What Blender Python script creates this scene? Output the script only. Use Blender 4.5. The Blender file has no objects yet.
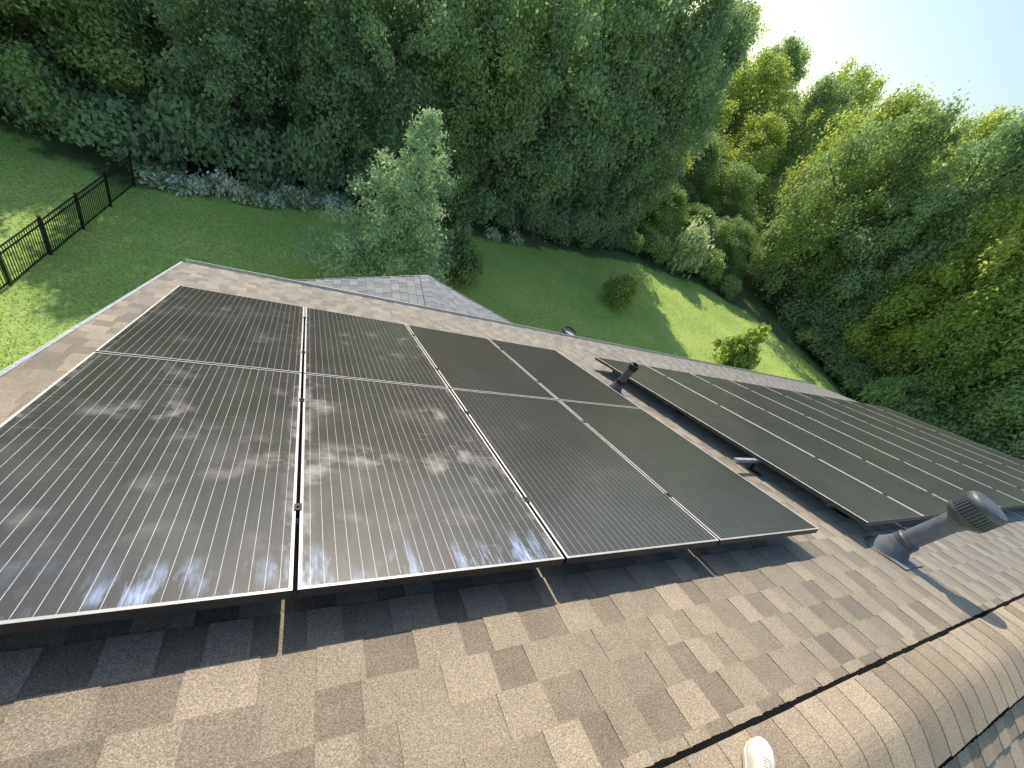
import bpy, math, random
import numpy as np
from mathutils import Matrix, Vector
random.seed(7)
RNG = np.random.default_rng(11)
C = bpy.context.scene.collection
TH = math.radians(25.0); c_, s_ = math.cos(TH), math.sin(TH)
HR = 1.356                     # camera above the roof plane, along its normal
CAMZ = HR*c_; CAMY = HR*s_
GZ = CAMZ-9.0
SUN_EL, SUN_AZ = math.radians(38.5), math.radians(9)
V_RIDGE, V_EAVE, U_L, U_R = .22, 6.62, -1.30, 13.75
PN_TOP = .18
DZ = PN_TOP-.15

def RF(u, v, n): return (u, v*c_+n*s_, -v*s_+n*c_)          # near slope -> world
YP, ZP = V_RIDGE*c_, -V_RIDGE*s_
def RB(u, w, n): return (u, YP-w*c_-n*s_, ZP-w*s_+n*c_)     # other slope

# ------------------------------------------------------------------ materials
def mat(name):
    m = bpy.data.materials.new(name); m.use_nodes = True
    nt = m.node_tree; nt.nodes.clear()
    out = nt.nodes.new('ShaderNodeOutputMaterial')
    return m, nt, out
def N(nt, typ, **kw):
    n = nt.nodes.new(typ)
    for k, v in kw.items():
        if k.startswith('i_'):
            n.inputs[k[2:].replace('_', ' ')].default_value = v
        else: setattr(n, k, v)
    return n
def L(nt, a, b): nt.links.new(a, b)
def math_(nt, op, a, b=None, clamp=False):
    n = nt.nodes.new('ShaderNodeMath'); n.operation = op; n.use_clamp = clamp
    for i, x in enumerate((a, b)):
        if x is None: continue
        if isinstance(x, (int, float)): n.inputs[i].default_value = x
        else: nt.links.new(x, n.inputs[i])
    return n.outputs[0]
def ramp(nt, fac, stops):
    r = nt.nodes.new('ShaderNodeValToRGB')
    e = r.color_ramp.elements
    while len(e) < len(stops): e.new(.5)
    for i, (p, col) in enumerate(stops):
        e[i].position = p; e[i].color = (*col, 1) if len(col) == 3 else col
    nt.links.new(fac, r.inputs[0]); return r.outputs[0]
def mixc(nt, fac, a, b, blend='MIX'):
    n = nt.nodes.new('ShaderNodeMix'); n.data_type = 'RGBA'; n.blend_type = blend
    for s, x in ((n.inputs[0], fac), (n.inputs[6], a), (n.inputs[7], b)):
        if isinstance(x, (int, float)): s.default_value = x
        elif isinstance(x, tuple): s.default_value = (*x, 1) if len(x) == 3 else x
        else: nt.links.new(x, s)
    return n.outputs[2]
def coords(nt, kind='Object'):
    return nt.nodes.new('ShaderNodeTexCoord').outputs[kind]
def noise(nt, vec, scale, detail=3, rough=.55, dist=0):
    n = N(nt, 'ShaderNodeTexNoise', i_Scale=scale, i_Detail=detail, i_Roughness=rough, i_Distortion=dist)
    if vec is not None: L(nt, vec, n.inputs['Vector'])
    return n.outputs[0]
def mapping(nt, vec, scale=(1,1,1), loc=(0,0,0), rot=0):
    m = nt.nodes.new('ShaderNodeMapping'); L(nt, vec, m.inputs[0])
    m.inputs['Scale'].default_value = scale; m.inputs['Location'].default_value = loc; m.inputs['Rotation'].default_value = (0, 0, rot)
    return m.outputs[0]
def bump(nt, h, strength, dist):
    b = N(nt, 'ShaderNodeBump', i_Strength=strength, i_Distance=dist); L(nt, h, b.inputs['Height']); return b.outputs[0]

def simple(name, col, rough=.5, metal=0, nscale=30, namt=.25, spec=.5, bmp=0):
    m, nt, out = mat(name)
    p = N(nt, 'ShaderNodeBsdfPrincipled', i_Roughness=rough, i_Metallic=metal)
    p.inputs['Specular IOR Level'].default_value = spec
    v = coords(nt); f = noise(nt, v, nscale, 3)
    d = tuple(x*(1-namt) for x in col); b = tuple(min(1, x*(1+namt)) for x in col)
    L(nt, ramp(nt, f, [(.3, d), (.7, b)]), p.inputs['Base Color'])
    if bmp: L(nt, bump(nt, noise(nt, v, nscale*4, 3), bmp, .002), p.inputs['Normal'])
    L(nt, p.outputs[0], out.inputs[0]); return m

def shingle_mat(name, stops, sheen=.85, tintc=(.72, .87, 1, 1)):
    m, nt, out = mat(name)
    p = N(nt, 'ShaderNodeBsdfPrincipled', i_Roughness=.7)
    p.inputs['Specular IOR Level'].default_value = .5
    p.inputs['Sheen Weight'].default_value = sheen; p.inputs['Sheen Roughness'].default_value = .38
    p.inputs['Sheen Tint'].default_value = tintc
    a = N(nt, 'ShaderNodeAttribute', attribute_name='tint')
    v = coords(nt)
    big = noise(nt, v, .9, 2)
    gran = noise(nt, v, 190, 2, .7)
    speck = noise(nt, v, 450, 1, .6)
    t = math_(nt, 'ADD', a.outputs['Fac'], math_(nt, 'MULTIPLY', math_(nt, 'SUBTRACT', noise(nt, v, 9, 3), .5), .4))
    col = ramp(nt, t, stops)
    col = mixc(nt, 1.0, col, ramp(nt, gran, [(.28, (.5,.5,.51)), (.5, (.97,.97,.97)), (.72, (1.6,1.55,1.5))]), 'MULTIPLY')
    col = mixc(nt, .8, col, ramp(nt, speck, [(.33, (.5,.5,.5)), (.5, (1,1,1)), (.66, (1.5,1.5,1.5))]), 'MULTIPLY')
    col = mixc(nt, .6, col, ramp(nt, big, [(.3, (.85,.85,.86)), (.7, (1.12,1.1,1.07))]), 'MULTIPLY')
    L(nt, col, p.inputs['Base Color'])
    L(nt, bump(nt, gran, .4, .004), p.inputs['Normal'])
    L(nt, p.outputs[0], out.inputs[0]); return m
SH_STOPS = [(.0,(.142,.112,.082)), (.35,(.235,.190,.139)), (.65,(.315,.257,.188)), (1,(.43,.352,.26))]
M_SH = shingle_mat('asphalt_shingle_brown', SH_STOPS)
M_CAP = shingle_mat('asphalt_shingle_cap', [(p, tuple(x*1.15 for x in c)) for p, c in SH_STOPS], .15, (1,.93,.85,1))
M_SHG = shingle_mat('asphalt_shingle_grey', [(0,(.15,.158,.17)), (.5,(.24,.25,.268)), (1,(.34,.355,.38))], .7)
M_DECK = simple('fascia_paint', (.42,.42,.41), .5)
M_DRIP = simple('aluminium_drip_edge', (.50,.54,.6), .4, .3)
M_DRIPD = simple('grey_drip_edge', (.20,.215,.235), .5, .2)
M_VENT = simple('black_vent_mesh', (.008,.008,.008), .95, spec=.1)
M_SILV = simple('raw_aluminium', (.55,.57,.60), .4, .6)
M_BLK = simple('black_anodised', (.02,.02,.022), .45, .2)
M_PIPE = simple('grey_painted_pipe', (.15,.17,.195), .45, 0, 14, .2)
M_PIPED = simple('dark_vent_pipe', (.10,.112,.13), .45, 0, 14, .25)
M_FLASH = simple('grey_flashing', (.16,.175,.195), .5, 0, 9, .3)
M_FENCE = simple('black_fence_paint', (.012,.012,.013), .4)
M_SHOE = simple('white_shoe_leather', (.72,.69,.64), .55, 0, 25, .15, bmp=.2)
M_SOLE = simple('cream_rubber_sole', (.62,.57,.48), .7, 0, 30, .2)
M_LIN = simple('grey_shoe_lining', (.2,.2,.2), .9)
M_BARK = simple('bark', (.16,.13,.10), .9, 0, 6, .5, bmp=.8)

def siding_mat():
    m, nt, out = mat('lap_siding')
    p = N(nt, 'ShaderNodeBsdfPrincipled', i_Roughness=.6)
    v = coords(nt)
    w = N(nt, 'ShaderNodeTexWave', bands_direction='Z', wave_profile='SAW', i_Scale=1.3); L(nt, v, w.inputs[0])
    L(nt, ramp(nt, noise(nt, v, 3), [(.3, (.42,.4,.36)), (.7, (.5,.47,.42))]), p.inputs['Base Color'])
    L(nt, bump(nt, w.outputs[1], .6, .02), p.inputs['Normal'])
    L(nt, p.outputs[0], out.inputs[0]); return m
M_SIDE = siding_mat()
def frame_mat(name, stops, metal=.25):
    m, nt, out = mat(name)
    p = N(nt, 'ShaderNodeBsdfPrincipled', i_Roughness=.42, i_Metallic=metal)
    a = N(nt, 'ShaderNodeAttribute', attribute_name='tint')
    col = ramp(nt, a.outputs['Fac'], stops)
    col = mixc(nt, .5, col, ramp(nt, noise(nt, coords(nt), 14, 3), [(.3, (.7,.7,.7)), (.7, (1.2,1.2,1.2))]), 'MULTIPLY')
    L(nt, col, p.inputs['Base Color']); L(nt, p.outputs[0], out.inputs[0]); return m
M_FRAME = frame_mat('left_frame_painted_glint', [(0,(.028,.027,.028)), (.5,(.44,.43,.43)), (1,(.66,.64,.63))])  # black frame; pale lip stops paint in the glint, sides stay dark
M_FRAMER = frame_mat('right_frame_painted_glint', [(0,(.06,.058,.056)), (.5,(.075,.07,.066)), (1,(.92,.90,.88))], 0.)  # glint painted near white on the long lips, short lips kept dark

def panel_mat(name, amt, splash, film_amt, busc):
    m, nt, out = mat(name)
    v = coords(nt)
    oi = nt.nodes.new('ShaderNodeObjectInfo')
    off = nt.nodes.new('ShaderNodeVectorMath'); off.operation = 'ADD'
    rv = nt.nodes.new('ShaderNodeCombineXYZ')
    L(nt, math_(nt, 'MULTIPLY', oi.outputs['Random'], 40.), rv.inputs[0]); L(nt, math_(nt, 'MULTIPLY', oi.outputs['Random'], 27.), rv.inputs[1])
    L(nt, v, off.inputs[0]); L(nt, rv.outputs[0], off.inputs[1]); rvv = off.outputs[0]
    sep = nt.nodes.new('ShaderNodeSeparateXYZ'); L(nt, v, sep.inputs[0])
    X, Y = sep.outputs[0], sep.outputs[1]
    cw = .1667
    def lines(val, pitch, width, phase=0.):
        f = math_(nt, 'FRACT', math_(nt, 'ADD', math_(nt, 'DIVIDE', val, pitch), 50.+phase))
        d = math_(nt, 'ABSOLUTE', math_(nt, 'SUBTRACT', f, .5))
        return math_(nt, 'LESS_THAN', d, width/pitch/2)
    bus = lines(X, cw/4, .0015, 0)                   # silver bus bars
    tick = lines(Y, .0885, .080)                     # slight break at each cell
    bus = math_(nt, 'MULTIPLY', bus, math_(nt, 'ADD', math_(nt, 'MULTIPLY', tick, .35), .65))
    bus = math_(nt, 'MULTIPLY', bus, math_(nt, 'ADD', noise(nt, rvv, 4, 2), .38), True)
    cellx = lines(X, cw, .004, .5); celly = lines(Y, .0885, .003, .5)
    base = mixc(nt, noise(nt, rvv, 1.5, 2), (.008,.0055,.0055), (.014,.010,.0095))
    base = mixc(nt, math_(nt, 'MAXIMUM', cellx, celly), base, (.023,.018,.018))
    base = mixc(nt, bus, base, (busc, busc*.96, busc*.97))
    # dust: a thin film, rain streaks down the slope, chalky scuffs and scratches, residue along the frame
    film = math_(nt, 'MULTIPLY', noise(nt, rvv, 2.0, 3, .55), film_amt)
    st = noise(nt, mapping(nt, rvv, (26, 1.6, 1)), 1, 3, .6)
    st = math_(nt, 'MULTIPLY', math_(nt, 'SUBTRACT', st, .5, True), .08)
    dust = math_(nt, 'ADD', film, st)
    if amt:
        cen = math_(nt, 'SUBTRACT', 1.3, math_(nt, 'MULTIPLY', math_(nt, 'ABSOLUTE', math_(nt, 'ADD', Y, .05)), 1.15), True)
        patch = math_(nt, 'MULTIPLY', math_(nt, 'SUBTRACT', noise(nt, rvv, 2.7, 1, .5), .515, True), 5., True)
        blot = math_(nt, 'MULTIPLY', math_(nt, 'SUBTRACT', noise(nt, rvv, 7.5, 4, .55), .45, True), 3.0, True)
        bl = math_(nt, 'MULTIPLY', math_(nt, 'MULTIPLY', math_(nt, 'MULTIPLY', patch, blot), cen), .66*amt)
        milk = math_(nt, 'MULTIPLY', math_(nt, 'MULTIPLY', math_(nt, 'SUBTRACT', noise(nt, rvv, 3.0, 3, .5), .50, True), cen), .30*amt)
        scr = noise(nt, mapping(nt, rvv, (2.4, 90, 1), rot=.35), 1, 2, .5)
        p2 = math_(nt, 'MULTIPLY', math_(nt, 'SUBTRACT', noise(nt, rvv, 3.1, 1, .5), .53, True), 7., True)
        scr = math_(nt, 'MULTIPLY', math_(nt, 'MULTIPLY', math_(nt, 'SUBTRACT', scr, .64, True), 6., True), math_(nt, 'MULTIPLY', p2, .4*amt))
        ex = math_(nt, 'MULTIPLY', math_(nt, 'SUBTRACT', math_(nt, 'ABSOLUTE', X), .455, True), 22., True)
        res = math_(nt, 'MULTIPLY', ex, math_(nt, 'MULTIPLY', math_(nt, 'SUBTRACT', noise(nt, mapping(nt, rvv, (1, .6, 1)), 14, 5, .65), .47, True), 3.2, True))
        for x in (bl, milk, scr, math_(nt, 'MULTIPLY', res, .55*amt)): dust = math_(nt, 'ADD', dust, x, True)
    col = mixc(nt, dust, base, (.55,.515,.50))
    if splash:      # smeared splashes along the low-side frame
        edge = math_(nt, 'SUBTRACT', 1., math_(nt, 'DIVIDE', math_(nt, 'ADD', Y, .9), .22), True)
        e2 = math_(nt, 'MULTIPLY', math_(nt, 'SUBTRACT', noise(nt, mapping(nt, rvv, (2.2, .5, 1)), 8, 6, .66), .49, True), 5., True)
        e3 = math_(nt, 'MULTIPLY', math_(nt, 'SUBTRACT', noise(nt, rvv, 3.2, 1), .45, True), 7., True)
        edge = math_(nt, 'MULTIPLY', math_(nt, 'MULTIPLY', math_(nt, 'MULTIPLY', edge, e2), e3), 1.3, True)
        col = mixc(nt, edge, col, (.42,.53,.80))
    p = N(nt, 'ShaderNodeBsdfPrincipled', i_IOR=1.45)
    L(nt, col, p.inputs['Base Color'])
    rg = math_(nt, 'ADD', math_(nt, 'MULTIPLY', dust, .5), .22, True)
    L(nt, rg, p.inputs['Roughness'])
    p.inputs['Specular IOR Level'].default_value = .6
    p.inputs['Coat Weight'].default_value = .75; p.inputs['Coat Roughness'].default_value = .36; p.inputs['Coat IOR'].default_value = 1.48
    L(nt, p.outputs[0], out.inputs[0]); return m
M_PV_D = panel_mat('dusty_solar_glass_splashed', 1., True, .055, .68)
M_PV_F = panel_mat('dusty_solar_glass', .45, False, .05, .60)
M_PV_S = panel_mat('slightly_dusty_solar_glass', .14, False, .04, .46)
M_PV = panel_mat('clean_solar_glass', 0, False, .04, .42)
M_PV_R = panel_mat('hazy_solar_glass', 0, False, .085, .38)  # stronger film colour paints in the right array's pale sheen

def leaf_mat(name, stops, trans, tmix=.35):
    m, nt, out = mat(name)
    a = N(nt, 'ShaderNodeAttribute', attribute_name='tint')
    oi = nt.nodes.new('ShaderNodeObjectInfo')
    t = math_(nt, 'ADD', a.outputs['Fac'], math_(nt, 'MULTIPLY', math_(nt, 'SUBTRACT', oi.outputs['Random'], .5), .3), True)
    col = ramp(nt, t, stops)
    d = nt.nodes.new('ShaderNodeBsdfDiffuse'); L(nt, col, d.inputs[0])
    tr = nt.nodes.new('ShaderNodeBsdfTranslucent'); L(nt, mixc(nt, 1., col, trans, 'MULTIPLY'), tr.inputs[0])
    mx = nt.nodes.new('ShaderNodeMixShader'); mx.inputs[0].default_value = tmix
    L(nt, d.outputs[0], mx.inputs[1]); L(nt, tr.outputs[0], mx.inputs[2])
    L(nt, mx.outputs[0], out.inputs[0]); return m
LF_DARK = leaf_mat('leaf_dark', [(0,(.21,.28,.20)), (.5,(.35,.45,.30)), (1,(.48,.57,.36))], (1.2,1.35,.9), .48)
LF_MID = leaf_mat('leaf_mid', [(0,(.22,.30,.17)), (.5,(.37,.48,.26)), (1,(.51,.60,.31))], (1.3,1.35,.75), .5)
LF_YEL = leaf_mat('leaf_yellow_green', [(0,(.26,.34,.15)), (.5,(.42,.52,.22)), (1,(.56,.63,.27))], (1.4,1.35,.62), .57)
LF_PALE = leaf_mat('leaf_silver_green', [(0,(.27,.41,.26)), (.5,(.46,.59,.41)), (1,(.64,.73,.55))], (1.15,1.2,.9), .45)
LF_WHITE = leaf_mat('leaf_pale_flowering', [(0,(.24,.36,.17)), (.50,(.40,.51,.28)), (.58,(.95,.95,.90)), (1,(.97,.97,.94))], (1.,1.,1.), .3)
LF_CREAM = leaf_mat('leaf_cream', [(0,(.28,.40,.18)), (.5,(.50,.60,.32)), (.75,(.84,.86,.62)), (1,(.90,.90,.72))], (1.1,1.15,.9), .45)
M_GRASS = leaf_mat('grass_blades', [(0,(.32,.44,.12)), (.5,(.44,.56,.16)), (1,(.56,.63,.20))], (1.3,1.3,.65), .4)

def ground_mat():
    m, nt, out = mat('lawn_and_woodland_ground')
    p = N(nt, 'ShaderNodeBsdfPrincipled', i_Roughness=.95)
    p.inputs['Specular IOR Level'].default_value = .1
    v = coords(nt)
    a = N(nt, 'ShaderNodeAttribute', attribute_name='woods')
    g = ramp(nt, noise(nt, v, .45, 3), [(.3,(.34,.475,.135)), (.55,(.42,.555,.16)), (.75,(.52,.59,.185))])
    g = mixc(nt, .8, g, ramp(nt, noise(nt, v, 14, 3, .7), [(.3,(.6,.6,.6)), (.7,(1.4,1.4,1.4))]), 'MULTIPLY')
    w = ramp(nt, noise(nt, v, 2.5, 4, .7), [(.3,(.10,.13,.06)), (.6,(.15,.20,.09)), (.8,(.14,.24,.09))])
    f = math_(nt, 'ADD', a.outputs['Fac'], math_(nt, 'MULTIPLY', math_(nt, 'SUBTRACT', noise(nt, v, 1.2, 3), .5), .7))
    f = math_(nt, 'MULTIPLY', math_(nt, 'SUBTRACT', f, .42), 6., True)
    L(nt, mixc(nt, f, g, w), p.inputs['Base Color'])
    L(nt, bump(nt, noise(nt, v, 22, 3, .7), .6, .06), p.inputs['Normal'])
    L(nt, p.outputs[0], out.inputs[0]); return m
M_GROUND = ground_mat()

# ------------------------------------------------------------------ helpers
def tag(o, label=None, cat=None, group=None, kind=None):
    if label: o['label'] = label
    if cat: o['category'] = cat
    if group: o['group'] = group
    if kind: o['kind'] = kind
    return o
def empty(name, loc, rot=(0,0,0)):
    o = bpy.data.objects.new(name, None); C.objects.link(o); o.empty_display_size = .1
    o.location = loc; o.rotation_euler = rot; return o
class MB:
    def __init__(s, f=None): s.v = []; s.f = []; s.t = []; s.fn = f or (lambda *a: a)
    def quad(s, pts, tint=.5):
        i = len(s.v); s.v += [s.fn(*p) for p in pts]; s.f.append(tuple(range(i, i+len(pts)))); s.t.append(tint)
    def box(s, x0, x1, y0, y1, z0, z1, tint=.5, top=None):
        i = len(s.v)
        s.v += [s.fn(*p) for p in ((x0,y0,z0),(x1,y0,z0),(x1,y1,z0),(x0,y1,z0),(x0,y0,z1),(x1,y0,z1),(x1,y1,z1),(x0,y1,z1))]
        for k_, q in enumerate(((3,2,1,0),(4,5,6,7),(0,1,5,4),(1,2,6,5),(2,3,7,6),(3,0,4,7))):
            s.f.append(tuple(i+k for k in q)); s.t.append(top if (k_ == 1 and top is not None) else tint)
    def tube(s, pts, rad, n=8, cap=True, tint=.5):
        pts = [Vector(s.fn(*p)) for p in pts]; rings = []
        for k, p in enumerate(pts):
            d = (pts[min(k+1, len(pts)-1)]-pts[max(k-1, 0)]).normalized()
            a = d.orthogonal().normalized() if k == 0 else (a - d*a.dot(d)).normalized()
            b = d.cross(a); r = rad[k] if isinstance(rad, (list, tuple)) else rad
            i = len(s.v); rings.append(i)
            s.v += [tuple(p+(a*math.cos(2*math.pi*j/n)+b*math.sin(2*math.pi*j/n))*r) for j in range(n)]
        for r0, r1 in zip(rings, rings[1:]):
            for j in range(n):
                s.f.append((r0+j, r0+(j+1) % n, r1+(j+1) % n, r1+j)); s.t.append(tint)
        if cap:
            s.f.append(tuple(rings[0]+j for j in reversed(range(n)))); s.f.append(tuple(rings[-1]+j for j in range(n))); s.t += [tint, tint]
    def lathe(s, prof, n=24, tint=.5):      # prof of (r,z) around local z
        rings = []
        for r, z in prof:
            i = len(s.v); rings.append(i)
            s.v += [s.fn(r*math.cos(2*math.pi*j/n), r*math.sin(2*math.pi*j/n), z) for j in range(n)]
        for a, b in zip(rings, rings[1:]):
            for j in range(n):
                s.f.append((a+j, a+(j+1) % n, b+(j+1) % n, b+j)); s.t.append(tint)
    def build(s, name, m, parent=None, off=(0,0,0), smooth=False, bevel=0):
        me = bpy.data.meshes.new(name)
        v = [(p[0]-off[0], p[1]-off[1], p[2]-off[2]) for p in s.v]
        me.from_pydata(v, [], s.f); me.update()
        at = me.attributes.new('tint', 'FLOAT', 'FACE'); at.data.foreach_set('value', s.t)
        if smooth: me.polygons.foreach_set('use_smooth', [True]*len(me.polygons))
        me.materials.append(m)
        o = bpy.data.objects.new(name, me); C.objects.link(o); o.parent = parent
        if bevel:
            b = o.modifiers.new('bevel', 'BEVEL'); b.width = bevel; b.segments = 2; b.limit_method = 'ANGLE'
        return o
def copy_tree(o, parent=None):
    c = o.copy(); C.objects.link(c); c.parent = parent
    for ch in list(o.children): copy_tree(ch, c)
    return c

# ------------------------------------------------------------------ world, sun, camera
w = bpy.data.worlds.new('World'); bpy.context.scene.world = w; w.use_nodes = True
nt = w.node_tree; nt.nodes.clear()
sky = nt.nodes.new('ShaderNodeTexSky'); sky.sky_type = 'NISHITA'; sky.sun_disc = False
sky.sun_elevation = SUN_EL; sky.sun_rotation = SUN_AZ; sky.air_density = 1.65; sky.dust_density = 1.2; sky.ozone_density = 2.2
bg = nt.nodes.new('ShaderNodeBackground'); bg.inputs[1].default_value = .15
wo = nt.nodes.new('ShaderNodeOutputWorld'); nt.links.new(sky.outputs[0], bg.inputs[0]); nt.links.new(bg.outputs[0], wo.inputs[0])
sd = Vector((math.sin(SUN_AZ)*math.cos(SUN_EL), math.cos(SUN_AZ)*math.cos(SUN_EL), math.sin(SUN_EL)))
sl = bpy.data.lights.new('sun', 'SUN'); sl.energy = 4.9; sl.angle = math.radians(.5); sl.color = (1, .91, .76)
so = bpy.data.objects.new('sun', sl); C.objects.link(so); so.rotation_euler = (-sd).to_track_quat('-Z', 'Y').to_euler(); so.location = sd*60

F = 417.0
uc = Vector((768, 91, F)).normalized(); vc = Vector((-203, -201, F)); vc = (vc-uc*uc.dot(vc)).normalized(); nc = uc.cross(vc)
upc = nc*c_-vc*s_; yc = vc*c_+nc*s_
Rm = Matrix(((uc.x, -uc.y, -uc.z, 0), (yc.x, -yc.y, -yc.z, CAMY), (upc.x, -upc.y, -upc.z, CAMZ), (0, 0, 0, 1)))
cd = bpy.data.cameras.new('camera'); cd.sensor_width = 36; cd.lens = F/1024*36; cd.clip_start = .02; cd.clip_end = 4000
cam = bpy.data.objects.new('camera', cd); C.objects.link(cam); cam.matrix_world = Rm
bpy.context.scene.camera = cam
bpy.context.scene.view_settings.view_transform = 'Standard'; bpy.context.scene.view_settings.look = 'None'

# ------------------------------------------------------------------ ground
BX = [-60, -8.5, -4.9, .5, 7.3, 13.3, 20, 27, 31, 34]; BY = [17.5, 17.5, 16.1, 17.8, 19.5, 21., 22.2, 22.6, 20.5, 15]
def woods(x, y):
    a = y-np.interp(x, BX, BY); b = x-np.interp(y, [-40, 0, 12, 16, 24], [37, 35.5, 33.6, 32.8, 31])
    d = np.maximum(a, b); return np.clip(d/2.5+.5, 0, 1)
def gz(x, y): return GZ+.10*np.sin(x*.35+1)*np.cos(y*.3)+.05*np.sin(x*.9)*np.sin(y*.8)
xs = np.concatenate(([-2000, -500, -150, -70], np.arange(-40, 62, 1.), [80, 160, 500, 2000]))
ys = np.concatenate(([-2000, -500, -150, -60], np.arange(-25, 48, 1.), [60, 160, 500, 2000]))
GX, GY = np.meshgrid(xs, ys); nx, ny = len(xs), len(ys)
co = np.stack([GX, GY, gz(GX, GY)], -1).reshape(-1, 3)
idx = np.arange(nx*ny).reshape(ny, nx)
fc = np.stack([idx[:-1, :-1], idx[:-1, 1:], idx[1:, 1:], idx[1:, :-1]], -1).reshape(-1, 4)
def np_mesh(name, co, fc, m, smooth=False):
    k = fc.shape[1]
    me = bpy.data.meshes.new(name); me.vertices.add(len(co)); me.vertices.foreach_set('co', co.astype(np.float32).ravel())
    me.loops.add(fc.size); me.loops.foreach_set('vertex_index', fc.astype(np.int32).ravel())
    me.polygons.add(len(fc)); me.polygons.foreach_set('loop_start', np.arange(0, fc.size, k, dtype=np.int32))
    me.update(calc_edges=True); me.validate()
    if smooth: me.polygons.foreach_set('use_smooth', np.ones(len(fc), dtype=bool))
    me.materials.append(m); return me
me = np_mesh('ground', co, fc, M_GROUND, True)
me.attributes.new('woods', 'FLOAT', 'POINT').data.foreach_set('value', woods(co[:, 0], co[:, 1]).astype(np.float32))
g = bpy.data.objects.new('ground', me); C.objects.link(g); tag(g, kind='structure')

# grass blades over the visible lawn
n = 90000
gx = RNG.uniform(-10, 36, n); gy = RNG.uniform(6.5, 23.5, n); k = woods(gx, gy)+RNG.normal(0, .12, n) < .5
gx, gy = gx[k], gy[k]; n = len(gx); h = RNG.uniform(.04, .085, n); an = RNG.uniform(0, 6.28, n); wd = RNG.uniform(.008, .016, n)
lx, ly = RNG.normal(0, .03, n), RNG.normal(0, .03, n); z = gz(gx, gy)
bx, by = np.cos(an)*wd, np.sin(an)*wd
gco = np.stack([np.stack([gx-bx, gy-by, z], -1), np.stack([gx+bx, gy+by, z], -1), np.stack([gx+lx, gy+ly, z+h], -1)], 1).reshape(-1, 3)
me = np_mesh('grass', gco, np.arange(3*n).reshape(-1, 3), M_GRASS)
me.attributes.new('tint', 'FLOAT', 'FACE').data.foreach_set('value', RNG.uniform(0, 1, n).astype(np.float32))
o = bpy.data.objects.new('grass', me); C.objects.link(o); tag(o, 'short mown green lawn grass behind the house', 'grass', kind='stuff')

# ------------------------------------------------------------------ house
HO = (6.0, 0.0, GZ)
house = empty('house', HO)
tag(house, 'house with brown shingled roof carrying the solar panels', 'house')
def hb(mb, name, m, **k): return mb.build(name, m, house, HO, **k)

def shingles(f, u0, u1, v0, v1, expo=.14, seed=1, tone=.5):
    r = random.Random(seed); mb = MB(f)
    nco = int(math.ceil((v1-v0)/expo))
    for k in range(nco):
        b = v1-k*expo; a = max(v0, b-expo-.012)
        if b-a < .02: break
        u = u0-r.random()*.2; ct = r.uniform(-.05, .05); hi = r.random() < .5
        while u < u1:
            wdt = r.uniform(.10, .185); x0, x1 = max(u, u0), min(u+wdt, u1); u += wdt; hi = not hi
            if x1-x0 < .004: continue
            t = tone+ct+(r.choice((-.30, -.22, -.14, -.04)) if not hi else r.choice((.0, .07, .14, .25)))+r.uniform(-.06, .06)
            nb = .0115 if hi else .0078; na = .0035 if hi else .002
            mb.quad(((x0,a,na),(x1,a,na),(x1,b,nb),(x0,b,nb)), t)
            mb.quad(((x0,b,nb),(x1,b,nb),(x1,b,0),(x0,b,0)), t-.2)
            if hi:
                mb.quad(((x0,a,na),(x0,b,nb),(x0,b,0),(x0,a,0)), t-.3); mb.quad(((x1,b,nb),(x1,a,na),(x1,a,0),(x1,b,0)), t-.3)
    return mb
deck = MB(RF); deck.box(U_L+.02, U_R-.02, V_RIDGE+.055, V_EAVE-.02, -.16, -.003); hb(deck, 'roof_deck', M_DECK)
hb(shingles(RF, U_L, U_R, V_RIDGE+.03, V_EAVE, seed=3), 'shingle_slope', M_SH)
deck = MB(RB); deck.box(U_L+.02, U_R-.02, .055, V_EAVE-.02, -.16, -.003); hb(deck, 'roof_deck', M_DECK)
hb(shingles(RB, U_L, U_R, .03, V_EAVE, seed=9), 'shingle_slope', M_CAP)

# ridge vent and its row of cap shingles
HW = .19*c_; TT = math.tan(TH)
def cap_z(y, lift): return ZP+lift-TT*(math.sqrt(y*y+.07**2)-.04)
rv = MB()
for sgn in (1, -1):
    rr = random.Random(4+sgn); u = U_L+.05
    while u < U_R-.05:
        d = rr.uniform(.008, .03); ins = -rr.uniform(.0125, .0165)
        y0, y1 = sgn*.03, sgn*(HW-ins)
        zz = cap_z
        i = len(rv.v)
        rv.v += [(u,YP+y0,zz(y0,.002)),(u+d,YP+y0,zz(y0,.002)),(u+d,YP+y1,zz(y1,-.012)),(u,YP+y1,zz(y1,-.012)),
                 (u,YP+y0,zz(y0,.010)),(u+d,YP+y0,zz(y0,.010)),(u+d,YP+y1,zz(y1,.010)),(u,YP+y1,zz(y1,.010))]
        for q in ((3,2,1,0),(4,5,6,7),(0,1,5,4),(1,2,6,5),(2,3,7,6),(3,0,4,7)): rv.f.append(tuple(i+k for k in q)); rv.t.append(.5)
        u += d+rr.uniform(0, .002)
hb(rv, 'ridge_vent', M_VENT)
cap = MB(); rr = random.Random(21); u = U_L; NS = 16
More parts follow.
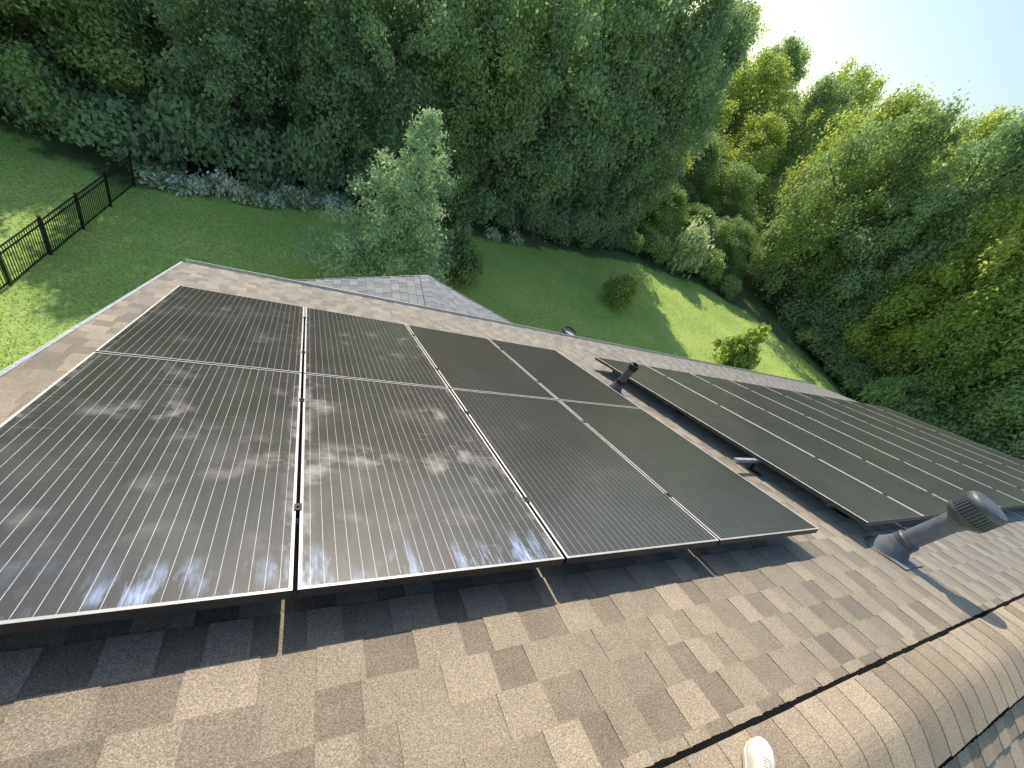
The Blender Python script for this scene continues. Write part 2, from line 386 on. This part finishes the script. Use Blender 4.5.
while u < U_R-.05:
    e = .158+rr.uniform(-.004, .004); t = .52+rr.uniform(-.26, .24); ex = rr.uniform(-.003, .003); sk = rr.uniform(-.004, .004)
    u1_ = min(u+e+.05, U_R)
    st0, st1 = [], []
    for j in range(NS+1):
        q = -1+2*j/NS; y = q*(HW+ex)
        st0.append((u+sk*q, YP+y, cap_z(y, .0215))); st1.append((u1_, YP+y, cap_z(y, .0175)))
    i = len(cap.v); cap.v += st0+st1+[(p[0], p[1], p[2]-.0035) for p in st0]+[(p[0], p[1], p[2]-.003) for p in st1]; K = NS+1
    for j in range(NS):
        cap.f.append((i+j, i+K+j, i+K+j+1, i+j+1)); cap.t.append(t)
        cap.f.append((i+j+1, i+2*K+j+1, i+2*K+j, i+j)); cap.t.append(t-.15)
    for j in (0, NS):
        q = (i+j, i+K+j, i+3*K+j, i+2*K+j); cap.f.append(q); cap.t.append(t-.3)
    u += e
hb(cap, 'ridge_cap', M_CAP)

# edges
de = MB(RF); de.box(U_L-.012, U_R+.012, V_EAVE+.001, V_EAVE+.016, -.05, .004); hb(de, 'drip_edge', M_DRIP)
for u0, u1 in ((U_L-.014, U_L+.012), (U_R-.012, U_R+.014)):
    de = MB(RF); de.box(u0, u1, V_RIDGE+.2, V_EAVE-.002, -.06, .0135); hb(de, 'drip_edge', M_DRIP)
    de = MB(RB); de.box(u0, u1, .2, V_EAVE-.002, -.06, .0135); hb(de, 'drip_edge', M_DRIP)
gy0 = V_EAVE*c_; gzz = -V_EAVE*s_
gt = MB(); pr = [(gy0+.02, gzz-.03), (gy0+.02, gzz-.14), (gy0+.1, gzz-.14), (gy0+.145, gzz-.05), (gy0+.145, gzz-.035), (gy0+.137, gzz-.035), (gy0+.094, gzz-.13), (gy0+.028, gzz-.13), (gy0+.028, gzz-.03)]
for a, b in zip(pr, pr[1:]+pr[:1]): gt.quad(((U_L, *a), (U_R, *a), (U_R, *b), (U_L, *b)))
hb(gt, 'gutter', M_DECK)
wl = MB(); ye = 5.55; zt = lambda y: ZP-.2-abs(y-YP)*TT
pf = [(2*YP-ye, GZ-.3), (ye, GZ-.3), (ye, zt(ye)), (YP, ZP-.2), (2*YP-ye, zt(ye))]
XA, XB = U_L+.3, U_R-.3
for a, b in zip(pf, pf[1:]+pf[:1]): wl.quad(((XA, *a), (XB, *a), (XB, *b), (XA, *b)))
wl.quad([(XA, *p) for p in reversed(pf)]); wl.quad([(XB, *p) for p in pf])
hb(wl, 'wall', M_SIDE)

# lower gabled porch roof beyond the eave
PX, PY1, PZ, PA, PW = 2.12, 7.33, -3.0, math.radians(18), 2.5
ca, sa = math.cos(PA), math.sin(PA)
for sg in (-1, 1):
    f = lambda y, w_, n_, sg=sg: (PX+sg*(w_*ca+n_*sa), y, PZ-w_*sa+n_*ca)
    hb(shingles(f, 5.65, PY1, .0, PW, seed=30+sg, tone=.45), 'porch_roof_slope', M_SHG)
    d = MB(f); d.box(5.6, PY1-.02, .04, PW-.02, -.14, -.003); hb(d, 'porch_roof_deck', M_DECK)
    d = MB(f); d.box(PY1-.006, PY1+.010, .03, PW, -.1, .013); hb(d, 'drip_edge', M_DRIPD)
rc = MB(); y = 5.65
while y < PY1:
    for sg in (-1, 1):
        rc.quad([(PX, y, PZ+.026), (PX+sg*.15*ca, y, PZ+.022-.15*sa), (PX+sg*.15*ca, min(y+.16, PY1), PZ+.018-.15*sa), (PX, min(y+.16, PY1), PZ+.021)], .45+random.uniform(-.2, .2))
    y += .145
hb(rc, 'porch_ridge_cap', M_SHG)
wl = MB(); hw = PW*ca-.35
pf = [(PX-hw, GZ-.3), (PX+hw, GZ-.3), (PX+hw, PZ-.16-hw*math.tan(PA)), (PX, PZ-.16), (PX-hw, PZ-.16-hw*math.tan(PA))]
for a, b in zip(pf, pf[1:]+pf[:1]): wl.quad([(a[0], 5.56, a[1]), (b[0], 5.56, b[1]), (b[0], PY1-.3, b[1]), (a[0], PY1-.3, a[1])])
wl.quad([(p[0], PY1-.3, p[1]) for p in pf]); hb(wl, 'porch_wall', M_SIDE)

# ------------------------------------------------------------------ solar panels
PWD, PLN, PU, PV = 1.031, 1.804, 1.046, 1.820
proto = empty('solar_panel', (0,0,0), (-TH, 0, 0))
hw, hl, fw, fh = PWD/2, PLN/2, .011, .035
fr = MB()
fr.box(-hw, -hw+fw, -hl, hl, 0, fh, 0, 1); fr.box(hw-fw, hw, -hl, hl, 0, fh, 0, 1)  # top tint marks the lips that carry the painted glint
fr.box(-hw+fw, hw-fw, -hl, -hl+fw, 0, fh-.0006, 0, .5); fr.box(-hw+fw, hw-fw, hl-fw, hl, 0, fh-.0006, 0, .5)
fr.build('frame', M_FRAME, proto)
gl = MB(); gl.box(-hw+fw+.0005, hw-fw-.0005, -hl+fw+.0005, hl-fw-.0005, fh-.008, fh-.0025); gl.build('glass', M_PV, proto)
ORD = ['first','second','third','fourth','fifth','sixth','seventh','eighth','ninth','tenth','eleventh','twelfth','thirteenth','fourteenth']
first = True
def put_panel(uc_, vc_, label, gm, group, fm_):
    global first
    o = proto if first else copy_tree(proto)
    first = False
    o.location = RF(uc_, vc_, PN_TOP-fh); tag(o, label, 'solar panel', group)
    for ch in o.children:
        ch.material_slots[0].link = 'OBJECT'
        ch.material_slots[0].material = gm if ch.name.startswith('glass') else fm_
UL0, VL0, UR0 = -.953, 1.088, 3.93
words_l = {(0,0):'smudged black solar panel, near row of the left array, leftmost column', (1,0):'dusty black solar panel, near row of the left array, second column from left',
           (2,0):'black solar panel, near row of the left array, third column from left', (3,0):'black solar panel, near row of the left array, rightmost column',
           (0,1):'black solar panel, far row of the left array, leftmost column', (1,1):'black solar panel, far row of the left array, second column from left',
           (2,1):'black solar panel, far row of the left array, third column from left', (3,1):'black solar panel, far row of the left array, rightmost column'}
for (i, j), lab in words_l.items():
    gm = (M_PV_D if j == 0 else M_PV_F) if i < 2 else (M_PV_S if (i == 2 and j == 0) else M_PV)
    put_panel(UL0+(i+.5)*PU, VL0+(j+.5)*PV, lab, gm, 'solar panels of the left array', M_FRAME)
NRC = 9
for i in range(NRC):
    for j in range(2):
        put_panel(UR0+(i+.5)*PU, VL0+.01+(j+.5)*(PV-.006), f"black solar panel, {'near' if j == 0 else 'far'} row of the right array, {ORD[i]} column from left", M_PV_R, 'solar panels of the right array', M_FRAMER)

# rails, clamps and feet under them
cm = MB(); cm.box(-.007, .007, -.02, .02, .115+DZ, PN_TOP+.001); cm.box(-.014, .014, -.02, .02, PN_TOP+.001, PN_TOP+.004); cm.tube([(0,0,PN_TOP+.004),(0,0,PN_TOP+.010)], .006, 6)
fm = MB(); fm.box(-.022, .022, -.075, .05, .012, .02); fm.box(-.02, .02, .022, .028, .02, .105+DZ); fm.tube([(0,-.04,.02),(0,-.04,.03)], .008, 6)
clamp_p = foot_p = None
def rail(u0, u1, v, cols, ustart, label, group, metal, capm):
    global clamp_p, foot_p
    r = empty('mounting_rail', RF(u0, v, 0), (-TH, 0, 0)); tag(r, label, 'rail', group)
    b = MB(); ln = u1-u0
    b.box(0, ln, -.018, .018, .082+DZ, .1135+DZ); b.box(0, ln, -.021, -.018, .088+DZ, .094+DZ); b.box(0, ln, .018, .021, .088+DZ, .094+DZ)
    b.build('bar', metal, r)
    for x in (-.006, ln): e = MB(); e.box(x, x+.006, -.02, .02, .080+DZ, .1145+DZ); e.build('end_cap', capm, r)
    for k in range(1, cols):
        if clamp_p is None: clamp_p = q = cm.build('clamp', M_BLK, r)
        else: q = clamp_p.copy(); C.objects.link(q); q.parent = r
        q.location = (ustart+k*PU-u0, 0, 0)
    x = .35
    while x < ln:
        if foot_p is None: foot_p = q = fm.build('foot', M_BLK, r)
        else: q = foot_p.copy(); C.objects.link(q); q.parent = r
        q.location = (x, 0, 0); x += 1.18
for v, lab in ((1.50,'lower rail under the near row of the left array'), (2.48,'upper rail under the near row of the left array'), (3.32,'lower rail under the far row of the left array'), (4.30,'upper rail under the far row of the left array')):
    rail(UL0+.01, UL0+4*PU-.03, v, 4, UL0, 'aluminium '+lab, 'rails under the left array', M_SILV, M_BLK)
for v, uu, lab in ((1.40, UR0+.03, 'lower rail under the near row of the right array'), (2.03, UR0-.30, 'rail end sticking out from the left side of the right array'), (3.30, UR0+.03, 'lower rail under the far row of the right array'), (4.28, UR0+.03, 'upper rail under the far row of the right array')):
    rail(uu, UR0+NRC*PU-.03, v, NRC, UR0, 'aluminium '+lab, 'rails under the right array', M_SILV, M_SILV if uu < UR0 else M_BLK)

# ------------------------------------------------------------------ vent pipes
def vent_pipe(u, v, H, r, label, mp, big):
    b = Vector(RF(u, v, 0)); t = empty('vent_pipe', b); tag(t, label, 'vent pipe')
    loc = lambda uu, vv, n: tuple(Vector(RF(u+uu, v+vv, n))-b)
    f = MB(loc); f.box(-.15, .15, -.19, .08, .0125, .016)
    # cone of the flashing: an ellipse on the slope rising to a round collar
    rings = []; ns = 36
    for q, (ra, hh) in enumerate(((r*2.0, 0), (r*1.75, .04), (r*1.35, .10), (r*1.18, .15))):
        i = len(f.v); rings.append(i)
        for j in range(ns):
            a = 2*math.pi*j/ns; x, y = ra*math.cos(a), ra*math.sin(a)
            k = 1-q/3; z = (-y*TT+.014)*k + hh if q < 3 else hh
            f.v.append((x, y, z))
    for a, c in zip(rings, rings[1:]):
        for j in range(ns): f.f.append((a+j, a+(j+1) % ns, c+(j+1) % ns, c+j)); f.t.append(.5)
    f.build('flashing', M_FLASH, t)
    p = MB(); p.lathe([(r, -.02), (r, H-.02), (r*.86, H-.02), (r*.86, .1)], 48); p.build('pipe', mp, t)
    k = MB(); k.lathe([(r*1.0, .148), (r*1.24, .15), (r*1.24, .185), (r*1.12, .195), (r*1.0, .196)], 48); k.build('collar', M_PIPED if big else M_BLK, t)
    if big:
        hc = MB(); R = r*1.9; z0 = H-.11
        hc.lathe([(r*1.02, z0-.045), (r*1.25, z0-.04), (R*.88, z0-.012), (R*.97, z0), (R, z0+.015), (R, z0+.024), (R*.94, z0+.025)], 48)
        hc.lathe([(R*.93, z0+.024), (R*.93, z0+.117)], 48)
        hc.lathe([(R*.94, z0+.116), (R, z0+.117), (R, z0+.131), (R*.96, z0+.147), (R*.86, z0+.16), (R*.6, z0+.169), (.001, z0+.172)], 48)
        cp = hc.build('cap', M_PIPED, t)
        sl_ = MB(); ns = 36
        for j in range(ns):
            a = 2*math.pi*j/ns; ux, uy = math.cos(a), math.sin(a)
            q = [(R*.92, -.0055), (R*.992, -.0055), (R*.992, .0055), (R*.92, .0055)]
            pts = [(x*ux-y*uy, x*uy+y*ux) for x, y in q]
            for A, B in zip(pts, pts[1:]+pts[:1]): sl_.quad([(A[0],A[1],z0+.0255),(B[0],B[1],z0+.0255),(B[0],B[1],z0+.1155),(A[0],A[1],z0+.1155)])
        sl_.build('cap_louvre', M_PIPED, cp)
    else:
        hc = MB(); hc.lathe([(r*1.0, H-.07), (r*1.22, H-.065), (r*1.22, H), (r*.95, H+.01), (r*.7, H+.01), (r*.7, H-.1)], 24); hc.build('cap', M_BLK, t)
vent_pipe(4.14, .985, .67, .064, 'tall grey roof vent pipe with a louvred cap beside the right array', M_PIPE, True)
vent_pipe(3.68, 3.86, .47, .047, 'short dark vent pipe standing in the gap between the two arrays', M_PIPED, False)

# ------------------------------------------------------------------ shoe on the ridge cap
toe = Vector(RF(1.535, .350, 0)); ang = math.atan2(.50, .86)
M4 = Matrix.Rotation(-TH, 4, 'X') @ Matrix.Rotation(ang, 4, 'Z')
shoe = empty('shoe', toe + Vector(RF(0, 0, .034))); shoe.rotation_euler = M4.to_euler(); shoe.scale = (.95, .85, .9)
tag(shoe, 'toe of a worn white shoe on the ridge cap at the bottom edge', 'shoe')
def halfw(x):   # x from 0 (toe) to -.29 (heel)
    q = -x/.29
    return .052*math.sin(math.pi*min(1, q/.32*.5)) ** .55 if q < .32 else (.052-.013*math.sin(min(1, (q-.32)/.36)*math.pi/2) if q < .68 else .039*max(.02, (1-((q-.68)/.325)**2.6)) ** .5)
xs_ = [-.0015-.287*(i/30) ** 1.15 for i in range(31)]
s = MB()
up_, lo_ = [], []
for x in xs_: up_.append((x, halfw(x))); lo_.append((x, -halfw(x)))
ol = up_+lo_[::-1]
for z0, z1, g0, g1 in ((0, .006, .94, 1.06), (.006, .024, 1.06, 1.05), (.024, .027, 1.05, .98)):
    for A, B in zip(ol, ol[1:]+ol[:1]): s.quad([(A[0], A[1]*g0, z0), (B[0], B[1]*g0, z0), (B[0], B[1]*g1, z1), (A[0], A[1]*g1, z1)])
s.quad([(p[0], p[1]*.94, 0) for p in reversed(ol)]); s.quad([(p[0], p[1]*.98, .027) for p in ol])
s.build('sole', M_SOLE, shoe)
def top(x):
    q = -x/.29
    return .027+.040*min(1, q/.16) ** .5+ (.045*max(0, min(1, (q-.30)/.4))) - .01*max(0, (q-.75)/.25)
s = MB(); NA = 16; rings = []
for x in xs_:
    i = len(s.v); rings.append(i)
    for j in range(NA+1):
        a = math.pi*j/NA; cw_, sw_ = math.cos(a), math.sin(a)
        s.v.append((x-.002, math.copysign(abs(cw_) ** .75, cw_)*halfw(x)*.97, .022+(top(x)-.022)*sw_ ** .8))
for a, b in zip(rings, rings[1:]):
    for j in range(NA): s.f.append((a+j, a+j+1, b+j+1, b+j)); s.t.append(.5)
s.build('upper', M_SHOE, shoe, smooth=True)
for k in range(5):
    x = -.115-k*.016; lc = MB(); z = top(x)
    lc.tube([(x, -.02, z-.006), (x-.004, -.01, z+.003), (x-.007, .01, z+.004), (x-.008, .02, z-.004)], .0032, 6); lc.build('lace', M_SHOE, shoe)
lc = MB(); lc.lathe([(.034, 0), (.037, .012), (.032, .020), (.027, .012), (.026, .001), (.0005, .001)], 20)
q = lc.build('collar', M_LIN, shoe); q.location = (-.232, 0, top(-.232)-.006)

# ------------------------------------------------------------------ flue past the eave, fence
FX, FY, FZ = 5.0, 6.40, -2.93
fl = empty('flue_pipe', (FX, FY, GZ)); tag(fl, 'round black rimmed flue top rising just past the far roof edge', 'flue')
tb = MB(); tb.lathe([(.10, -.1), (.10, FZ-GZ-.10), (.155, FZ-GZ-.06), (.155, FZ-GZ-.015), (.135, FZ-GZ-.015), (.13, FZ-GZ-.05), (.001, FZ-GZ-.055)], 28); tb.build('pipe', M_DECK, fl)
tb = MB(); tb.lathe([(.15, FZ-GZ-.03), (.172, FZ-GZ-.028), (.172, FZ-GZ+.008), (.138, FZ-GZ+.010), (.134, FZ-GZ-.02)], 28); tb.build('rim', M_BLK, fl)

fA, fB = Vector((-4.75, 16.1)), Vector((-6.4, 3.6)); nb = 9
fence = empty('picket_fence', (fA.x, fA.y, GZ)); tag(fence, 'black metal picket fence running along the left side of the lawn', 'fence')
fd = (fB-fA); step = fd/nb; FH = .98
for i in range(nb+1):
    p = step*i; m_ = MB(); z = gz(fA.x+p.x, fA.y+p.y)-GZ
    m_.box(p.x-.025, p.x+.025, p.y-.025, p.y+.025, z-.2, z+FH+.03); m_.box(p.x-.031, p.x+.031, p.y-.031, p.y+.031, z+FH+.03, z+FH+.045); m_.build('post', M_FENCE, fence)
    if i == nb: break
    a = MB(); q = step*(i+1)
    for zz in (.10, FH-.15, FH-.01): a.tube([(p.x, p.y, z+zz), (q.x, q.y, z+zz)], .018, 4)
    np_ = 18
    for j in range(1, np_):
        r = p+step*(j/np_); a.tube([(r.x, r.y, z+.06), (r.x, r.y, z+FH)], .0095, 4)
    a.build('fence_panel', M_FENCE, fence)

# ------------------------------------------------------------------ trees
def leaf_cloud(name, rng, blobs, n, size, m, elong=.6, droop=.15, bvar=.26, nvar=.12, spread=.22):
    cen = np.array([b[0] for b in blobs]); rad = np.array([b[1] for b in blobs]); bt = rng.uniform(-bvar, bvar, len(blobs))
    pr = rad**2; pr /= pr.sum(); bi = rng.choice(len(blobs), n, p=pr)
    asp = np.exp(rng.normal(0, .28, (len(blobs), 3)))*np.array([1, 1, .75])
    d = rng.normal(size=(n, 3)); d /= np.linalg.norm(d, axis=1)[:, None]
    rr = rng.uniform(0, 1, n) ** .5
    lump = 1+.34*np.sin(d[:, 0]*5+bi)*np.sin(d[:, 1]*5+bi*2)*np.sin(d[:, 2]*4+bi*3)
    p = cen[bi]+d*(rad[bi]*rr*lump)[:, None]*asp[bi]
    p += rng.normal(size=(n, 3))*rad[bi][:, None]*spread
    p[:, 2] = np.maximum(p[:, 2], .03)
    nn = d+rng.normal(size=(n, 3))*.7+np.array([0, 0, .45]); nn /= np.linalg.norm(nn, axis=1)[:, None]
    t = np.cross(nn, rng.normal(size=(n, 3))); t[:, 2] -= droop; t -= nn*(t*nn).sum(1)[:, None]; t /= np.linalg.norm(t, axis=1)[:, None]
    b = np.cross(nn, t); Ls = size*rng.uniform(.6, 1.4, n)[:, None]; W = Ls*elong
    co = np.stack([p-t*Ls*.5, p+b*W*.5-t*Ls*.08, p+t*Ls*.5-nn*Ls*.12, p-b*W*.5-t*Ls*.08], 1).reshape(-1, 3)
    me = np_mesh(name, co, np.arange(4*n).reshape(-1, 4), m)
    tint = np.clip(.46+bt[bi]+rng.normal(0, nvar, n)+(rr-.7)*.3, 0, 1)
    me.attributes.new('tint', 'FLOAT', 'FACE').data.foreach_set('value', tint.astype(np.float32)); return me
def tree_blobs(rng, H, R, hb_, nb, shape):
    bl = []
    ph = rng.uniform(0, 6.28, 3)
    for i in range(nb):
        q = (i+rng.uniform(0, 1))/nb; z = hb_+(H-hb_)*q
        bs = rng.uniform(.6, 1.15)
        if shape == 'round': pr = (math.sin(math.pi*(.12+.86*q))) ** .6
        elif shape == 'cone': pr = max(.06, (1-q) ** .8)*min(1, .7+q*2.); bs = rng.uniform(.45, .75)
        else: pr = min(1, .75+.5*q)*max(.15, (1-q**3.5)) ** .6
        a = i*2.399+rng.uniform(-.5, .5)
        lob = 1+.18*math.sin(2*a+ph[0])+.14*math.sin(3*a+ph[1]+q*4)
        r = R*pr*lob*rng.uniform(.5, .95)
        br = R*rng.uniform(.16, .36)*(.7+.3*pr)*bs
        if shape == 'cone': br *= (.5+.5*(1-q))
        bl.append(((r*math.cos(a), r*math.sin(a), min(z, H-br*.6)), br))
        if i % 4 == 0: bl.append(((r*.35*math.cos(a), r*.35*math.sin(a), z*.97), R*.3*pr))
    return bl
def trunk_mesh(rng, H, bl, r0, nl, topf=.82):
    mb = MB(); top_ = H*topf
    px_, py_ = rng.uniform(-.3, .3, 2)
    pt = lambda q: (px_*math.sin(q*3), py_*math.sin(q*2.4), -.3+(top_+.3)*q)
    mb.tube([pt(k/8) for k in range(9)], [r0*(1.25 if k == 0 else 1)*(1-.85*k/8) for k in range(9)], 9)
    for i in rng.choice(len(bl), min(nl, len(bl)), replace=False):
        cx, cy, cz = bl[i][0]; q = max(.12, min(.85, (cz-.22*math.hypot(cx, cy)-.8)/top_)); s0 = pt(q)
        e = (cx, cy, cz); mdl = tuple(s0[k]*.45+e[k]*.55 for k in range(3)); mdl = (mdl[0], mdl[1], mdl[2]+.15)
        mb.tube([s0, mdl, e], [r0*(.42-.2*q), r0*.22, r0*.06], 6)
    return mb
def tree_proto(name, seed, H, R, hb_, nb, shape, n, size, m, r0=.2, nl=18, droop=.15, elong=.6, topf=.82, **kw):
    rng = np.random.default_rng(seed); bl = tree_blobs(rng, H, R, hb_, nb, shape)
    t = empty(name, (0, 0, 0))
    trunk_mesh(rng, H, bl, r0, nl, topf).build('trunk', M_BARK, t, smooth=True)
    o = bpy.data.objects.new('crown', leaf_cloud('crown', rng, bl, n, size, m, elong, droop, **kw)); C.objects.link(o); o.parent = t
    return t
P = [tree_proto('woodland_tree', 101, 10, 3.5, .5, 88, 'round', 54000, .158, LF_DARK, .22),
     tree_proto('woodland_tree', 102, 10, 3.2, .3, 92, 'col', 54000, .15, LF_DARK, .2),
     tree_proto('woodland_tree', 103, 10, 3.7, .5, 80, 'round', 52000, .162, LF_MID, .25),
     tree_proto('woodland_tree', 104, 10, 3.0, .2, 84, 'col', 52000, .15, LF_MID, .2)]
used = set()
def put(pi, x, y, H, R, rz, m, label, cat='tree', group=None, protos=P, base_R=3.4):
    t = protos[pi] if pi not in used else copy_tree(protos[pi])
    used.add(pi)
    t.location = (x, y, float(gz(x, y))-.05); t.rotation_euler = (0, 0, rz); t.scale = (R/base_R, R/base_R, H/10)
    for k in ('group',):
        if k in t: del t[k]
    tag(t, label, cat, group)
    for ch in t.children:
        if ch.name.startswith('crown'):
            ch.material_slots[0].link = 'OBJECT'; ch.material_slots[0].material = m
r = random.Random(5)
front = [(-15, 20.5, 7, 3.6, LF_MID), (-10.8, 19.8, 7.4, 3.1, LF_DARK), (-7.4, 19.6, 7.7, 2.5, LF_MID), (-2.8, 20.0, 7.9, 2.5, LF_DARK), (.9, 20.8, 9.4, 3.0, LF_DARK),
         (4.8, 22, 10.4, 3.3, LF_MID), (8.4, 22.9, 11.2, 3.4, LF_DARK), (12.0, 24.2, 12.6, 3.5, LF_DARK), (15.7, 24.8, 14.2, 3.5, LF_DARK), (18.6, 25.3, 13.2, 2.7, LF_DARK)]
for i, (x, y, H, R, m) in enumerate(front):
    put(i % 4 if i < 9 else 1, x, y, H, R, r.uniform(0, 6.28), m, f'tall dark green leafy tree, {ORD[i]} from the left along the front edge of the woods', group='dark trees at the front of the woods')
right = [(36.0, 23.5, 15.8, 3.6, LF_MID), (37.2, 19, 16.9, 3.9, LF_DARK), (38, 14.5, 17, 3.8, LF_YEL), (38.6, 10, 16.5, 3.8, LF_MID), (39, 5.5, 16, 3.8, LF_DARK), (40, 1, 15, 3.8, LF_MID)]
for i, (x, y, H, R, m) in enumerate(right):
    put((i+2) % 4, x, y, H, R, r.uniform(0, 6.28), m, f"tall sunlit green tree, {ORD[i]} along the right end of the lawn", group='sunlit trees right of the lawn')
low = [(23, 26.6, 4.6, 2.3), (26.8, 26.6, 4.2, 2.2), (30.4, 25.8, 4.6, 2.3)]
for i, (x, y, H, R) in enumerate(low):
    put(i % 4, x, y, H, R, r.uniform(0, 6.28), LF_MID, f"small bushy green tree, {ORD[i]} from the left beyond the right lawn", group='small trees beyond the right lawn')
# (x, y, height, radius); stepping up away from the lawn
back = [(-18, 26, 10, 3.8), (-12.5, 26, 10, 3.5), (-8.5, 26.5, 10.6, 3.2), (-4.2, 27, 10.6, 3.0), (-.4, 27, 11., 3.3), (4, 28, 12, 3.7), (8.5, 29, 12.6, 3.8), (13, 30, 13, 3.8), (17.5, 31, 13.5, 3.8), (-14, 33, 13, 4), (-7, 33, 13, 4), (-1, 34, 13.5, 4),
        (23.5, 32, 7.6, 3.2), (28, 32.5, 7.8, 3.2), (32.5, 31, 7.4, 3.0), (26, 38.5, 11., 3.8), (31.5, 38.5, 11., 3.8), (37, 36.5, 11.5, 3.8), (33, 46, 15, 4.6), (39.5, 44, 15.4, 4.6), (45, 40, 16.4, 4.8),
        (41.5, 55, 18.8, 5.4), (48.5, 52, 19.4, 5.4), (55, 47, 20, 5.6), (40.5, 29, 16.3, 4.2), (42.5, 24, 17.2, 4.2), (43.5, 19, 17.6, 4.2), (44, 13.5, 17.4, 4.2), (44.5, 8.5, 17, 4.2), (45, 3.5, 16, 4.2)]
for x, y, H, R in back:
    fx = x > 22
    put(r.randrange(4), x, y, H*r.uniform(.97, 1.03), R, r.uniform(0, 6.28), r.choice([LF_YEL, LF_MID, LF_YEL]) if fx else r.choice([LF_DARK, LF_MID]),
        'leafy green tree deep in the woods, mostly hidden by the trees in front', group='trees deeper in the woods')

# the pale young tree beyond the eave and the loose shrubs
t = tree_proto('young_tree', 201, 6.1, 2.9, .3, 120, 'cone', 36000, .12, LF_PALE, .06, 60, .5, .40, .7, bvar=.18, nvar=.16, spread=.34)
t.location = (2.5, 13.2, float(gz(2.5, 13.2))); t.rotation_euler = (0, math.radians(2), 0); tag(t, 'pale silvery green young tree on the lawn just behind the lower porch roof', 'tree')

def shrub_proto(name, seed, H, R, n, size, m, nb=22, **kw):
    rng = np.random.default_rng(seed); bl = []
    for i in range(nb):
        a = i*2.399; q = (i+.5)/nb; rr_ = R*.72*math.sqrt(q)*rng.uniform(.7, 1.1)
        z = H*(.25+.5*math.sqrt(max(0, 1-q))*rng.uniform(.6, 1.15)); bl.append(((rr_*math.cos(a), rr_*math.sin(a), z), R*rng.uniform(.2, .36)))
    t = empty(name, (0, 0, 0)); mb = MB()
    for i in range(0, nb, 3):
        e = bl[i][0]; mb.tube([(e[0]*.08, e[1]*.08, -.05), (e[0]*.5, e[1]*.5, e[2]*.6), e], [.03*R, .02*R, .008*R], 5)
    mb.build('stem', M_BARK, t)
    o = bpy.data.objects.new('foliage', leaf_cloud('foliage', rng, bl, n, size, m, .6, **kw)); C.objects.link(o); o.parent = t
    return t
S = [shrub_proto('shrub', 301, 1., 1., 5000, .11, LF_MID), shrub_proto('shrub', 302, 1.1, .95, 5000, .12, LF_DARK),
     shrub_proto('shrub', 303, .8, 1., 3000, .17, LF_WHITE, bvar=.24, nvar=.14, spread=.36), shrub_proto('shrub', 304, 1., 1., 4500, .11, LF_CREAM, 30, bvar=.1, nvar=.2, spread=.34),
     tree_proto('shrub', 305, 1.2, .8, .12, 34, 'cone', 2600, .11, LF_MID, .02, 24, .2, .6, .8, spread=.4)]
for ch in S[4].children: ch.name = 'stem' if ch.name.startswith('trunk') else 'foliage'
sused = set()
def shrub(pi, x, y, R, H, m, label, group=None):
    t = S[pi] if pi not in sused else copy_tree(S[pi])
    sused.add(pi)
    if 'group' in t: del t['group']
    t.location = (x, y, float(gz(x, y))-.02); t.rotation_euler = (0, 0, r.uniform(0, 6.28)); t.scale = (R, R, H); tag(t, label, 'shrub', group)
    for ch in t.children:
        if ch.name.startswith('foliage'): ch.material_slots[0].link = 'OBJECT'; ch.material_slots[0].material = m
shrub(0, 5.7, 15.4, 1.25, 1.9, LF_MID, 'rounded green shrub on the lawn just right of the pale young tree')
shrub(3, 14.9, 16.4, 1.0, 1.9, LF_YEL, 'small upright bush alone in the middle of the lawn')
shrub(4, 21.7, 13.0, 2.0, 2.5, LF_YEL, 'loose leafy sapling near the right end of the lawn, above the right array')
shrub(3, 24.6, 23.4, 1.5, 3.8, LF_CREAM, 'tall cream coloured bush at the wood edge by the big dark tree')
for i in range(12):
    x = -4.2+i*.5+r.uniform(-.2, .2); y = float(np.interp(x, BX, BY))+.1+r.uniform(-.3, .5)
    shrub(2, x, y, r.uniform(.4, .75), r.uniform(.5, .85), LF_WHITE, f'low white flowering shrub, {ORD[i]} from left in the bed past the fence', 'white flowering shrubs at the wood edge')
for i, x in enumerate((6.9, 8.6, 10.1)):
    shrub(2, x, float(np.interp(x, BX, BY))+.2, .5, .6, LF_WHITE, f'small white flowering clump, {ORD[i]} of three right of the young tree', 'white flowering clumps beyond the young tree')
for i in range(24):
    x = -13+i*1.85
    if x > 31: break
    y = float(np.interp(x, BX, BY))+r.uniform(1.0, 2.0)
    shrub(1, x, y, r.uniform(1.0, 1.7), r.uniform(1.3, 2.6), LF_DARK if x < 19 else LF_MID, 'dark green undergrowth bush under the front trees of the woods', 'undergrowth bushes along the wood edge')
for i in range(9):
    y = 17-i*2.0; x = 34.6+r.uniform(0, 1)
    shrub(0, x, y, r.uniform(1.3, 2.0), r.uniform(1.8, 3.4), LF_MID, 'green bush at the foot of the sunlit trees right of the lawn', 'bushes under the sunlit trees')
